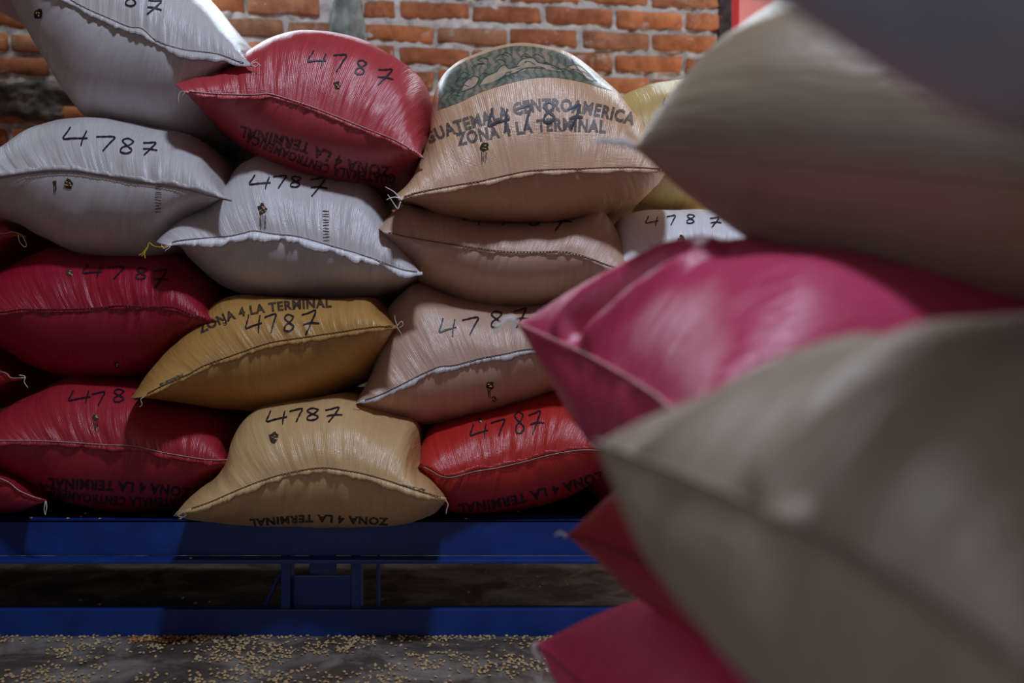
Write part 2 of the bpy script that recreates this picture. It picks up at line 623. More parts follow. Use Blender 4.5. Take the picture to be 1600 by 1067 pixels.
# ------------------------------------------------------------------ blue steel platform
def blue_mat():
    m, nt, b = new_mat('blue_enamel')
    L = nt.links.new
    tc = N(nt, 'ShaderNodeTexCoord')
    n1 = N(nt, 'ShaderNodeTexNoise')
    n1.inputs['Scale'].default_value = 9
    n1.inputs['Detail'].default_value = 8
    n1.inputs['Roughness'].default_value = 0.7
    L(tc.outputs['Object'], n1.inputs['Vector'])
    L(ramp(nt, n1.outputs['Fac'], [(0.3, (0.003, 0.026, 0.15)), (0.7, (0.005, 0.045, 0.25))]), b.inputs['Base Color'])
    L(ramp(nt, n1.outputs['Fac'], [(0.3, (0.30,) * 3), (0.7, (0.5,) * 3)]), b.inputs['Roughness'])
    return m


M['blue'] = blue_mat()
M['deck'] = plain('dark_deck_steel', (0.012, 0.013, 0.016), 0.9, 0.1, var=0.4, scale=12)
FY = 2.97
DZ = 0.337
XL, XR = -2.4, 0.75
plat = bpy.data.objects.new('steel_platform', None)
plat.location = (-0.8, FY + 0.4, 0)
COL.objects.link(plat)
tag(plat, 'low blue steel platform with two long beams carrying the sacks', 'platform')
bpy.context.view_layer.update()


def pbox(name, x0, x1, y0, y1, z0, z1, mat='blue', bev=0.003):
    bm = box_bm(x0, x1, y0, y1, z0, z1, bev)
    return link(name, bm_mesh(name, bm), M[mat], plat)


bm = box_bm(XL, XR, FY, FY + 0.008, 0.235, DZ, 0.002)
box_bm(XL, XR, FY - 0.055, FY + 0.002, 0.222, 0.233, 0.002, bm)
box_bm(XL, XR, FY, FY + 0.07, DZ - 0.008, DZ, 0.002, bm)
link('upper_beam', bm_mesh('upper_beam', bm), M['blue'], plat)
bm = box_bm(XL, XR, FY, FY + 0.008, 0.0, 0.077, 0.002)
box_bm(XL, XR, FY + 0.008, FY + 0.05, 0.069, 0.077, 0.002, bm)
link('lower_beam', bm_mesh('lower_beam', bm), M['blue'], plat)
pbox('deck', XL, XR, FY + 0.07, FY + 0.9, DZ - 0.012, DZ, 'deck')
bm = box_bm(XL, XR, FY + 0.89, FY + 0.90, 0.222, DZ - 0.012, 0.002)
link('rear_beam', bm_mesh('rear_beam', bm), M['blue'], plat)


def px_x(px, d): return (px - CX) / F * d


for a, b_ in ((440, 455), (549, 564)):
    pbox('upright', px_x(a, FY + .03), px_x(b_, FY + .03), FY + 0.02, FY + 0.08, 0.0, 0.232)
pbox('web_plate', px_x(455, FY + .05), px_x(549, FY + .05), FY + 0.05, FY + 0.06, 0.0, 0.165)
pbox('bracket', px_x(484, FY + .05), px_x(526, FY + .05), FY + 0.04, FY + 0.05, 0.172, 0.232)
pbox('edge_post', px_x(589, FY + .05), px_x(594, FY + .05), FY + 0.04, FY + 0.05, 0.0, 0.232)
bm = bmesh.new()
V, Fc = tube([P(447, 880, FY + .06), P(429, 915, FY + .06), P(411, 955, FY + .06)], 0.006, 6)
link('diagonal_brace', mesh_np('diagonal_brace', V, Fc), M['blue'], plat)
for xx in (-2.3, 0.66):
    pbox('upright', xx, xx + 0.05, FY + 0.02, FY + 0.08, 0, 0.232)
    pbox('upright', xx, xx + 0.05, FY + 0.83, FY + 0.89, 0, 0.325)

# ------------------------------------------------------------------ sacks
NS = 220
SACKS = {}


def gprof(w, a=2.3, b=0.62):
    return (1 - (1 - np.clip(w, 0, 1)) ** a) ** b


def build_sack(key, S, T, B, A, mat, label, LF=0.35, LM=0.48, LB=0.15, ear=0.05, seed=1, pucker=1.0, flap=-1, flap_w=0.0188,
               flap_mat=None, stitch='twine', fw=(46, 10, 10), group='stacked coffee sacks', dents=(), belly=0.0, pb=0.52, sidefade=9):
    """S, T, B: NS x 3 curves (mouth seam, ridge of the upper sheet, keel of the lower sheet); A: unit axis away from the mouth"""
    A = np.array(A, float)
    A /= np.linalg.norm(A)
    n = len(S)
    s = np.concatenate([[0], np.cumsum(np.linalg.norm(np.diff(S, axis=0), axis=1))])
    s /= s[-1]
    prof = []
    for i in range(fw[0] + 1):
        t = (i / fw[0]) ** 1.35
        prof.append((t * LF, gprof(t, 2.5, pb), 1 - t))
    for i in range(1, fw[1] + 1):
        prof.append((LF + LM * i / fw[1], 1.0 + belly * math.sin(math.pi * i / fw[1]), 0.0))
    for i in range(1, fw[2] + 1):
        t = 1 - i / fw[2]
        prof.append((LF + LM + LB * (1 - t), gprof(t), 0.0))
    arch = 1 - (2 * s - 1) ** 2
    seam0 = S + A * (ear * arch)[:, None]
    rows_t, rows_b = [], []
    for d, g, e in prof:
        ax = A * (d + ear * arch * max(e, 0.35))[:, None]
        rows_t.append(S + (T - S) * g + ax)
        rows_b.append(S + (B - S) * g + ax)
    Gt = np.array(rows_t)
    Gb = np.array(rows_b)
    dist = np.array([p[0] for p in prof])
    Wtot = np.linalg.norm(np.diff(S, axis=0), axis=1).sum()

    def disp(G, sd, sign):
        du = np.gradient(G, axis=1)
        dw = np.gradient(G, axis=0)
        nn = np.cross(du, dw) * sign
        nn /= np.linalg.norm(nn, axis=2, keepdims=True) + 1e-9
        arc = np.concatenate([np.zeros((1, n)), np.cumsum(np.linalg.norm(np.diff(G, axis=0), axis=2), axis=0)])
        u = np.broadcast_to(s * Wtot, arc.shape)
        fade = (1 - np.exp(-arc / 0.012)) * np.minimum(1, (1 - np.abs(2 * s - 1)) * sidefade)
        pk = np.exp(-arc / 0.085)
        lines = 0.6 * vnoise(u * 42 + 0.6 * vnoise(u * 9, arc * 9, sd + 3), arc * 5, sd) + 0.4 * vnoise(u * 105, arc * 8, sd + 1)
        mask = 0.55 + 0.45 * vnoise(u * 7, arc * 6, sd + 9)
        h = 0.0095 * pucker * lines * pk * mask
        h += 0.006 * vnoise(u * 6, arc * 6, sd + 5) * (1 - pk) + 0.0022 * vnoise(u * 17, arc * 13, sd + 6)
        h += 0.0016 * vnoise(u * 30, arc * 7, sd + 8) * (1 - pk * .5)
        for (a, b_, dep, wid, top) in dents:        # creases between two (s, arc) points
            if (sign > 0) != top:
                continue
            pa = np.array([a[0] * Wtot, a[1]])
            pb = np.array([b_[0] * Wtot, b_[1]])
            ab = pb - pa
            tt = np.clip(((u - pa[0]) * ab[0] + (arc - pa[1]) * ab[1]) / (ab @ ab), 0, 1)
            dd = np.hypot(u - pa[0] - tt * ab[0], arc - pa[1] - tt * ab[1])
            h = h - dep * np.exp(-(dd / wid) ** 2) + dep * .5 * np.exp(-((dd - 2 * wid) / wid) ** 2)
        return G + nn * (h * fade)[..., None], arc
    Gt, at = disp(Gt, seed * 17, 1)
    Gb, ab_ = disp(Gb, seed * 17 + 7, -1)
    m = len(prof)
    ring_t = Gt                                     # m x n
    ring_b = Gb[:, 1:-1][:, ::-1]
    R = np.concatenate([ring_t, ring_b], axis=1)
    nr = R.shape[1]
    V = R.reshape(-1, 3)
    Fc, UV = [], []
    uu = np.concatenate([s, s[1:-1][::-1], [0]]) * Wtot
    vv_ = np.concatenate([at, -ab_[:, 1:-1][:, ::-1] - 1.0, at[:, :1]], axis=1)
    idx = np.arange(m * nr).reshape(m, nr)
    j2 = (np.arange(nr) + 1) % nr
    a = idx[:-1, :]; b_ = idx[:-1][:, j2]; c = idx[1:][:, j2]; d = idx[1:, :]
    quads = np.stack([a, b_, c, d], -1).reshape(-1, 4)
    me = bpy.data.meshes.new('sack')
    me.vertices.add(len(V))
    me.vertices.foreach_set('co', V.astype(np.float32).ravel())
    me.loops.add(quads.size)
    me.loops.foreach_set('vertex_index', quads.ravel().astype(np.int32))
    me.polygons.add(len(quads))
    me.polygons.foreach_set('loop_start', np.arange(0, quads.size, 4, dtype=np.int32))
    me.polygons.foreach_set('use_smooth', np.ones(len(quads), bool))
    me.update(calc_edges=True)
    me.validate()
    me.update()
    uvl = me.uv_layers.new(name='UVMap')
    ua = np.broadcast_to(uu[:-1], (m - 1, nr)); ub = np.broadcast_to(uu[1:], (m - 1, nr))
    uvq = np.stack([np.stack([ua, vv_[:-1, :-1]], -1), np.stack([ub, vv_[:-1, 1:]], -1),
                    np.stack([ub, vv_[1:, 1:]], -1), np.stack([ua, vv_[1:, :-1]], -1)], 2).reshape(-1, 2)
    if len(uvl.data) * 2 == uvq.size:
        uvl.data.foreach_set('uv', uvq.astype(np.float32).ravel())
    bmx = bmesh.new()
    bmx.from_mesh(me)
    bmesh.ops.recalc_face_normals(bmx, faces=bmx.faces)
    bmx.to_mesh(me)
    bmx.free()
    o = link('coffee_sack', me, M[mat])
    tag(o, label, 'sack', group)
    tris = [(q[0], q[1], q[2]) for q in quads.tolist()] + [(q[0], q[2], q[3]) for q in quads.tolist()]
    bvh = BVHTree.FromPolygons(V.tolist(), tris)
    SACKS[key] = dict(obj=o, bvh=bvh, S=seam0, A=A)
    # folded hem along the mouth, ragged lower edge
    if flap_w:
        outd = -A
        up = np.array([0, 0, 1.0])
        ss = s
        rag = flap_w * (0.78 + 0.20 * vnoise(ss * 44, ss * 0, seed + 2) + 0.12 * vnoise(ss * 120, ss * 0, seed + 12) + 0.32 * vnoise(ss * 17, ss * 0, seed + 3))
        rag = rag * np.minimum(1, 0.25 + 8 * np.minimum(s, 1 - s))
        d1 = outd * 0.75 + up * flap * 0.55
        d2 = outd * 0.35 + up * flap * 1.0
        th = 0.0016
        rows = [seam0 + up * 0.004 - outd * 0.003,
                seam0 + outd * 0.004 + up * 0.003 * flap * -1,
                seam0 + d1 * (rag * 0.55)[:, None],
                seam0 + d1 * (rag * 0.55)[:, None] + d2 * (rag * 0.6)[:, None],
                seam0 + d1 * (rag * 0.50)[:, None] + d2 * (rag * 0.58)[:, None] - outd * th * 1.5,
                seam0 + d1 * (rag * 0.2)[:, None] - up * flap * -0.003,
                seam0 - up * 0.004 - outd * 0.003]
        wob = vnoise(ss * 22, ss * 0 + 1.5, seed + 4) * 0.0015
        rows[2] = rows[2] + up * wob[:, None]
        rows[3] = rows[3] + outd * (wob * 1.5)[:, None]
        RR = np.array(rows)
        k = len(rows)
        Vh = RR.reshape(-1, 3)
        Fh = [(i * n + j, i * n + j + 1, ((i + 1) % k) * n + j + 1, ((i + 1) % k) * n + j) for i in range(k) for j in range(n - 1)]
        hm = mesh_np('hem', Vh, Fh)
        link('hem', hm, M[flap_mat or mat], o)
        # uv so the cloth material works on the hem too
        ul = hm.uv_layers.new(name='UVMap')
        lv = np.zeros(len(hm.loops), np.int32)
        hm.loops.foreach_get('vertex_index', lv)
        ul.data.foreach_set('uv', np.stack([s[lv % n] * Wtot, 0.01 * (lv // n)], -1).astype(np.float32).ravel())
        # chain stitch: thread dipping in and out of the hem
        sx = np.linspace(0.02, 0.98, 150)
        base = np.stack([np.interp(sx, s, seam0[:, q]) for q in range(3)], 1)
        dip = np.where(np.arange(150) % 2 == 0, 0.0030, 0.0018)[:, None]
        pth = base + outd * (0.0035 + dip) + up * (0.0035 * -flap)
        Vs, Fs = [], []
        for i in range(len(pth)):
            for q in range(4):
                th_ = math.pi / 2 * q + 0.7
                Vs.append(pth[i] + 0.0011 * (math.cos(th_) * outd + math.sin(th_) * up))
        for i in range(len(pth) - 1):
            for q in range(4):
                q2 = (q + 1) % 4
                Fs.append((i * 4 + q, i * 4 + q2, (i + 1) * 4 + q2, (i + 1) * 4 + q))
        link('stitching', mesh_np('stitching', Vs, Fs), M[stitch], o)
    return o


def px_sack(key, y0, seam, top, bot, mat, label, dT=0.24, tk=1.05, bk=1.04, **kw):
    """sack seen end-on: its mouth seam and the girth of its body as measured outlines, set at their own depths"""
    L, R = seam[0], seam[-1]

    def conv(pts, d, end=True):
        c = resample(catmull(pts, 8), NS * 2)
        c = resample(c, NS)
        return np.stack([(c[:, 0] - CX) / F * d, np.full(NS, d), CAMZ + (CY - c[:, 1]) / F * d], 1)
    S = conv(seam, y0)
    T = conv([L] + top + [R], y0 + dT)
    B = conv([L] + bot + [R], y0 + dT)
    for G in (T, B):
        G[:, 1] = y0
    T = S + (T - S) * tk
    B = S + (B - S) * bk
        # body narrows towards the folded ears
    return build_sack(key, S, T, B, (0, 1, 0), mat, label, **kw)


GA = 'sacks of the back stack'
px_sack('A', 2.84, [(-190, -190), (-90, -115), (20, -55), (112, 0), (157, 21), (194, 37), (214, 40), (239, 60), (281, 75), (337, 84), (374, 98), (394, 102)],
        [(-150, -240), (-40, -260), (90, -215), (210, -110), (280, -45), (318, 0), (350, 33), (378, 63), (391, 85)],
        [(-195, -130), (-120, -60), (-20, -30), (21, 0), (39, 39), (62, 82), (84, 121), (112, 160), (135, 180), (169, 186), (225, 198), (281, 204), (318, 190), (345, 150), (368, 122)],
        'white', 'tilted white sack at the top left, stained below its frayed seam', seed=3, flap_w=0.0247, stitch='dark_twine', group=GA)
px_sack('B', 2.80, [(288, 144), (336, 146), (392, 145), (415, 143), (449, 152), (491, 166), (533, 183), (575, 201), (617, 219), (662, 247)],
        [(316, 131), (365, 114), (384, 100), (398, 82), (421, 65), (454, 53), (494, 50), (533, 55), (575, 67), (617, 90), (651, 118), (665, 149), (672, 197), (671, 230)],
        [(297, 153), (322, 180), (350, 205), (378, 225), (421, 250), (477, 270), (533, 283), (589, 287), (631, 277), (651, 263)],
        'red_dusty', 'dusty red sack on the top row beside the tilted white sack', seed=5, flap_w=0.0145, flap=-1, group=GA)
px_sack('C', 2.76, [(623, 312), (654, 301), (714, 288), (755, 280), (806, 268), (843, 263), (924, 261), (984, 261), (1040, 266)],
        [(640, 293), (654, 260), (669, 219), (674, 179), (684, 135), (708, 105), (738, 88), (779, 74), (816, 69), (863, 76), (900, 91), (937, 118), (967, 145), (991, 179), (1014, 212), (1034, 250)],
        [(654, 321), (687, 333), (738, 342), (822, 346), (890, 341), (957, 322), (1013, 298), (1032, 280)],
        'print_tan', 'tan sack with a green picture band and black lettering across its top', seed=7, flap_w=0.0159, stitch='dark_twine', group=GA)
px_sack('D', 2.80, [(-75, 290), (-40, 281), (0, 273), (26, 268), (66, 263), (110, 263), (144, 268), (197, 278), (249, 285), (289, 293), (328, 304), (362, 313)],
        [(-55, 275), (-30, 262), (0, 240), (39, 211), (79, 192), (113, 184), (142, 183), (184, 190), (236, 202), (280, 210), (315, 227), (338, 251), (355, 283)],
        [(-45, 315), (0, 340), (26, 351), (66, 369), (105, 385), (157, 395), (197, 397), (236, 394), (262, 382), (289, 358), (315, 338), (345, 325)],
        'white', 'white sack under the tilted white sack, its hem folded upwards', seed=9, flap=1, flap_w=0.0174, stitch='dark_twine', group=GA)
px_sack('E', 2.84, [(262, 384), (276, 378), (312, 373), (352, 369), (375, 364), (391, 360), (417, 364), (457, 368), (491, 377), (522, 386), (562, 398), (585, 406), (627, 422), (660, 427)],
        [(276, 366), (299, 343), (335, 325), (358, 293), (373, 272), (391, 259), (417, 253), (470, 275), (533, 289), (575, 300), (600, 330), (618, 362), (640, 398)],
        [(286, 388), (302, 408), (339, 440), (378, 456), (417, 461), (470, 463), (522, 463), (575, 461), (614, 450), (641, 440)],
        'white', 'white sack below the dusty red one, with wide ragged hem and yellow thread', seed=11, flap_w=0.0290, flap_mat='white_bright', stitch='dark_twine', tk=1.11, group=GA)
px_sack('F', 2.86, [(599, 363), (636, 371), (686, 379), (733, 385), (786, 392), (839, 393), (882, 393), (918, 402), (953, 416), (992, 428)],
        [(611, 343), (636, 325), (665, 330), (740, 347), (822, 351), (885, 346), (925, 332), (945, 342), (961, 368), (982, 407)],
        [(611, 385), (633, 414), (661, 439), (708, 460), (750, 473), (804, 478), (846, 475), (900, 464), (955, 445)],
        'beige', 'beige sack directly under the sack with the green picture band', seed=13, flap_w=0.0101, stitch='dark_twine', tk=1.11, group=GA)
px_sack('G', 2.86, [(563, 628), (590, 620), (626, 603), (661, 585), (686, 575), (708, 573), (750, 562), (789, 555), (822, 548), (880, 545), (935, 556)],
        [(566, 617), (577, 594), (590, 560), (598, 520), (608, 490), (630, 466), (658, 452), (720, 472), (800, 484), (870, 482), (915, 505), (930, 535)],
        [(577, 639), (590, 645), (618, 654), (661, 660), (697, 656), (750, 644), (804, 631), (861, 613), (910, 585)],
        'beige', 'beige sack with two small torn holes below its slanting seam', seed=15, flap_w=0.0188, flap_mat='white', stitch='dark_twine', tk=1.11, group=GA)
px_sack('H', 2.88, [(-80, 494), (-40, 491), (0, 488), (27, 484), (82, 484), (136, 482), (177, 478), (217, 480), (266, 481), (299, 493), (350, 506)],
        [(-65, 478), (-30, 453), (0, 434), (27, 418), (54, 404), (90, 392), (157, 400), (236, 400), (280, 408), (310, 428), (334, 455), (345, 482)],
        [(-40, 520), (0, 542), (27, 558), (68, 577), (109, 587), (163, 591), (217, 587), (258, 569), (285, 545), (313, 527), (337, 517)],
        'red_dark', 'deep red sack under the white sack on the left', seed=17, flap_w=0.0087, stitch='red_t' if False else 'dark_twine', tk=1.11, group=GA)
px_sack('I', 2.78, [(223, 620), (236, 613), (261, 600), (289, 587), (316, 572), (357, 557), (399, 542), (426, 535), (467, 529), (522, 521), (577, 513), (622, 510)],
        [(237, 600), (256, 569), (275, 547), (308, 515), (333, 485), (362, 468), (417, 467), (470, 468), (525, 468), (578, 467), (600, 485), (614, 500)],
        [(242, 622), (275, 628), (311, 634), (357, 638), (399, 638), (440, 632), (481, 623), (522, 609), (564, 588), (591, 558), (610, 531)],
        'gold', 'golden sack on the second row with lettering cut off by the sack above', seed=19, flap_w=0.0174, stitch='dark_twine', tk=1.10, group=GA)
px_sack('J', 2.86, [(-60, 690), (0, 691), (50, 692), (100, 695), (150, 699), (200, 701), (238, 709), (275, 715), (325, 721), (371, 719)],
        [(-45, 678), (0, 654), (25, 637), (62, 618), (109, 598), (163, 600), (217, 606), (255, 628), (300, 638), (338, 648), (360, 668), (369, 695)],
        [(-20, 715), (30, 745), (82, 772), (112, 787), (150, 796), (200, 799), (250, 796), (292, 788), (318, 765), (350, 740)],
        'red', 'red sack on the bottom row with two lines of upside-down lettering', seed=21, flap_w=0.0145, tk=1.11, group=GA)
px_sack('K', 2.68, [(292, 798), (326, 787), (368, 769), (411, 753), (453, 742), (495, 736), (523, 738), (565, 745), (607, 756), (650, 769), (697, 780)],
        [(298, 784), (321, 762), (345, 744), (362, 717), (370, 685), (382, 662), (405, 645), (440, 637), (485, 631), (530, 626), (565, 634), (590, 648), (618, 660), (638, 667), (647, 682), (655, 722), (675, 742), (694, 768)],
        [(300, 804), (315, 811), (354, 819), (411, 822), (495, 823), (579, 822), (636, 815), (678, 797)],
        'straw', 'straw-coloured sack at the bottom centre overhanging the blue beam', seed=23, flap_w=0.0203, stitch='dark_twine', tk=1.10, group=GA, pucker=1.3)
px_sack('L', 2.84, [(657, 724), (674, 734), (689, 743), (707, 745), (741, 737), (775, 732), (820, 722), (865, 710), (917, 702), (970, 706)],
        [(660, 707), (664, 690), (674, 676), (700, 664), (750, 650), (804, 636), (861, 620), (910, 622), (945, 650), (962, 685)],
        [(665, 742), (674, 768), (692, 794), (714, 803), (752, 804), (797, 799), (842, 791), (887, 776), (925, 755), (955, 728)],
        'scarlet', 'bright red sack at the bottom right of the back stack', seed=25, flap_w=0.0116, flap=1, pucker=1.6, tk=1.11, group=GA)
px_sack('M', 3.0, [(-330, 380), (-200, 372), (-60, 366), (0, 366), (20, 364), (41, 371)],
        [(-310, 350), (-200, 315), (-80, 318), (0, 340), (22, 345), (35, 354), (41, 364)],
        [(-310, 410), (-200, 450), (-80, 448), (0, 424), (25, 406), (38, 390), (42, 378)],
        'red', 'corner of a red sack at the left edge, third row', seed=27, LM=0.2, flap_w=0.0087, group=GA)
px_sack('N', 3.0, [(-330, 580), (-200, 575), (-60, 578), (0, 583), (16, 592), (39, 591)],
        [(-310, 550), (-200, 510), (-80, 512), (0, 546), (20, 554), (33, 568), (39, 583)],
        [(-310, 610), (-200, 645), (-80, 645), (0, 618), (20, 608), (32, 599)],
        'red', 'corner of a red sack at the left edge, second row', seed=29, LM=0.2, flap_w=0.0087, group=GA)
px_sack('O', 2.86, [(-330, 760), (-200, 740), (-60, 740), (0, 754), (25, 769), (50, 778), (73, 783)],
        [(-310, 720), (-200, 680), (-80, 680), (0, 714), (30, 727), (50, 736), (68, 752), (78, 768)],
        [(-310, 780), (-200, 800), (-80, 803), (0, 803), (30, 800), (58, 792)],
        'red', 'corner of a red sack at the left edge, bottom row', seed=31, flap_w=0.0145, group=GA)
px_sack('P', 3.12, [(945, 250), (1000, 245), (1060, 240), (1130, 240), (1225, 248)],
        [(952, 215), (960, 170), (975, 148), (1000, 136), (1031, 127), (1075, 125), (1120, 130), (1170, 155), (1205, 200)],
        [(958, 290), (979, 311), (1000, 320), (1049, 324), (1110, 322), (1170, 305), (1210, 275)],
        'ochre', 'ochre sack on top at the right, behind the sack with the picture band', seed=33, flap_w=0.0116, group=GA)
px_sack('Q', 2.88, [(958, 418), (985, 414), (1020, 410), (1090, 410), (1180, 415), (1260, 425)],
        [(962, 385), (966, 355), (978, 336), (1008, 328), (1050, 328), (1110, 327), (1170, 340), (1225, 370), (1250, 400)],
        [(964, 440), (975, 462), (1010, 477), (1090, 485), (1170, 478), (1235, 450)],
        'white_bright', 'bright white sack behind the blurred pink sack', seed=35, flap_w=0.0116, group=GA)
for key_, yo, m_, lab in (('Q2', 118, 'beige', 'beige sack carrying the bright white sack at the right end'), ('Q3', 236, 'red', 'red sack in the third layer down at the right end'), ('Q4', 330, 'red_dark', 'deep red sack on the deck at the right end')):
    px_sack(key_, 3.10, [(x, y + yo) for x, y in ((905, 415), (960, 412), (1020, 410), (1090, 410), (1180, 415), (1260, 425))],
            [(x, y + yo) for x, y in ((915, 375), (930, 350), (955, 340), (1000, 336), (1050, 336), (1110, 336), (1170, 345), (1225, 375), (1250, 400))],
            [(x, y + yo) for x, y in ((920, 440), (950, 460), (1000, 468), (1090, 470), (1170, 466), (1235, 450))],
            m_, lab, seed=70 + yo // 100, flap_w=0.006, group=GA)
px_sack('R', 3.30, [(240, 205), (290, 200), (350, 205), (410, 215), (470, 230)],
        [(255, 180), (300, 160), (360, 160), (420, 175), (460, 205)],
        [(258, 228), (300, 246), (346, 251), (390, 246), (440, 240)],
        'grey', 'white sack in painted grey shade in the gap behind the top row', seed=37, flap_w=0.0087, LF=0.35, LM=0.1, LB=0.12, group=GA)
px_sack('U', 3.08, [(505, 500), (540, 500), (575, 500), (607, 502)],
        [(515, 470), (550, 460), (585, 458), (600, 480)],
        [(515, 525), (550, 545), (585, 540), (600, 520)],
        'beige', 'beige sack corner showing between the golden sack and the holed sack', seed=39, flap_w=0.0058, LF=.15, LM=.3, group=GA)


# --- near stack on the right
def pillow(Ft, Nt, up, A, ht, hb, sag=0.0, p=3.0, q=0.62, bulge=0.03):
    s = np.linspace(0, 1, NS)
    # denser towards the rounded sides
    s = 0.5 - 0.5 * np.cos(np.pi * s)
    Ft, Nt, up = np.array(Ft), np.array(Nt), np.array(up, float)
    up /= np.linalg.norm(up)
    line = Ft + (Nt - Ft) * s[:, None]
    arch = 1 - (2 * s - 1) ** 2
    S = line - up * (sag * arch)[:, None]
    c = (1 - np.abs(2 * s - 1) ** p) ** q
    T = line + up * (ht * c)[:, None]
    B = line - up * (hb * c)[:, None]
    return S, T, B


GB = 'sacks of the near stack'


def near_sack(key, Ft, Nt, A, ht, hb, mat, label, up=(0, 0, 1), sag=0.0, p=3.0, q=0.62, **kw):
    S, T, B = pillow(Ft, Nt, up, A, ht, hb, sag, p, q)
    kw.setdefault('fw', (50, 20, 10))
    kw.setdefault('sidefade', 2.5)
    return build_sack(key, S, T, B, A, mat, label, group=GB, **kw)


near_sack('pink', P(808, 506, 1.72), (0.205, 1.12, 0.755), (0.957, 0.29, 0.02), 0.185, 0.20, 'pink',
          'glossy pink sack with white tied corner under the blurred olive sack', sag=0.01, LF=0.24, LM=0.46, seed=51, ear=0.05, pucker=0.8, pb=0.5, up=(0.30, 0, 1),
          dents=[((0.24, 0.03), (0.40, 0.20), 0.035, 0.022, True)], flap_w=0.0101)
near_sack('cream', P(930, 694, 1.04), (0.24, 0.47, 0.70), (0.955, 0.30, 0.06), 0.13, 0.21, 'cream',
          'large cream sack nearest the lens at the lower right, strongly blurred', sag=0.01, LF=0.24, LM=0.46, stitch='dark_twine', seed=53, ear=0.05, pb=0.46, up=(0.42, -0.05, 1),
          dents=[((0.50, 0.02), (0.40, 0.45), 0.030, 0.026, True), ((0.07, 0.02), (0.16, 0.22), 0.02, 0.016, True)], flap_w=0.0072)
near_sack('olive', (0.57, 1.98, 1.44), P(992, 232, 1.52), (0.74, -0.64, -0.20), 0.17, 0.27, 'olive',
          'olive-tan sack with white thread at its pointed corner, upper right', LF=0.24, LM=0.56, seed=55, ear=0.03, p=3.2, q=0.55, pb=0.5, up=(-0.33, -0.40, 0.84),
          flap_w=0.0145)
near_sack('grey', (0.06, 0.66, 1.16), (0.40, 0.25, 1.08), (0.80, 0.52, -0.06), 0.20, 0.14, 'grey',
          'white sack in painted grey shade hanging over the top right corner', LF=0.28, LM=0.4, seed=57, ear=0.04, flap_w=0.0116)
near_sack('red_low', P(886, 836, 1.66), (0.25, 1.08, 0.53), (0.957, 0.29, 0.0), 0.15, 0.10, 'red',
          'red sack corner squeezed between the cream sack and the lowest pink sack', LF=0.16, LM=0.5, stitch='dark_twine', seed=59, ear=0.05, flap_w=0.0058, pb=0.45)
near_sack('pink_low', P(838, 1006, 1.74), (0.20, 1.10, 0.24), (0.957, 0.29, 0.0), 0.165, 0.17, 'pink_low',
          'pink sack with a red knotted tip at the bottom of the near stack', LF=0.22, LM=0.46, stitch='dark_twine', seed=61, ear=0.05, flap_w=0.0072, pb=0.5, up=(0.3, 0, 1))
near_sack('white_low', P(848, 1072, 1.86), (0.22, 1.15, 0.13), (0.957, 0.29, 0.0), 0.12, 0.13, 'white_bright',
          'white sack on the floor under the lowest pink sack', LF=0.26, LM=0.4, seed=63, ear=0.05, flap_w=0.0145)

# ------------------------------------------------------------------ marks laid on the cloth
ORG = Vector((0, 0, CAMZ))


def hit(key, px, py, off=0.0014):
    d = Vector(((px - CX) / F, 1.0, (CY - py) / F)).normalized()
    loc, nor, i, dist = SACKS[key]['bvh'].ray_cast(ORG, d)
    if loc is None:
        return None
    if nor.dot(d) > 0:
        nor = -nor
    return loc + nor * off


def decal(name, key, V2, Fc, mat, off=0.0014, parent=None):
    V3 = [hit(key, x, y, off) for x, y in V2]
    keep = [f for f in Fc if all(V3[i] is not None for i in f)]
    ok = []
    for f in keep:                                  # drop faces that jump across an edge
        ys = [V3[i].y for i in f]
        if max(ys) - min(ys) < 0.09:
            ok.append(f)
    if not ok:
        return None
    used = sorted({i for f in ok for i in f})
    mp = {i: k for k, i in enumerate(used)}
    me = mesh_np(name, [V3[i] for i in used], [[mp[i] for i in f] for f in ok])
    return link(name, me, M[mat], parent or SACKS[key]['obj'])


def ribbon(pts, w, V2, Fc, step=2.5):
    c = catmull(pts, 6) if len(pts) > 2 else np.array(pts, float)
    L = np.linalg.norm(np.diff(c, axis=0), axis=1).sum()
    c = resample(c, max(3, int(L / step) + 1))
    n = len(c)
    k = len(V2)
    for i in range(n):
        t = c[min(i + 1, n - 1)] - c[max(i - 1, 0)]
        t /= np.linalg.norm(t) + 1e-9
        nrm = np.array([-t[1], t[0]])
        ww = w * (0.75 + 0.35 * math.sin(i * 1.7 + k) * 0.5 + 0.25 * (1 - abs(2 * i / (n - 1) - 1)))
        V2.append(tuple(c[i] + nrm * ww / 2))
        V2.append(tuple(c[i] - nrm * ww / 2))
    for i in range(n - 1):
        Fc.append((k + 2 * i, k + 2 * i + 1, k + 2 * i + 3, k + 2 * i + 2))


DIG = {'4': [[(-.28, -.5), (-.38, -.2), (-.52, .22), (-.1, .12), (.5, .0)], [(.42, -.42), (.3, .1), (.26, .5)]],
       '7': [[(-.5, -.36), (-.2, -.42), (.42, -.5), (.2, -.05), (-.08, .5)]],
       'x': [[(-.35, -.36), (0., -.42), (.40, -.5), (.12, .0), (-.22, .5)], [(-.3, .06), (.1, .0), (.55, .04)]],
       '8': [[(.36, -.34), (.0, -.5), (-.32, -.32), (-.05, -.05), (.30, .22), (.05, .46), (-.32, .42), (-.28, .14), (.1, -.08), (.36, -.34)]]}


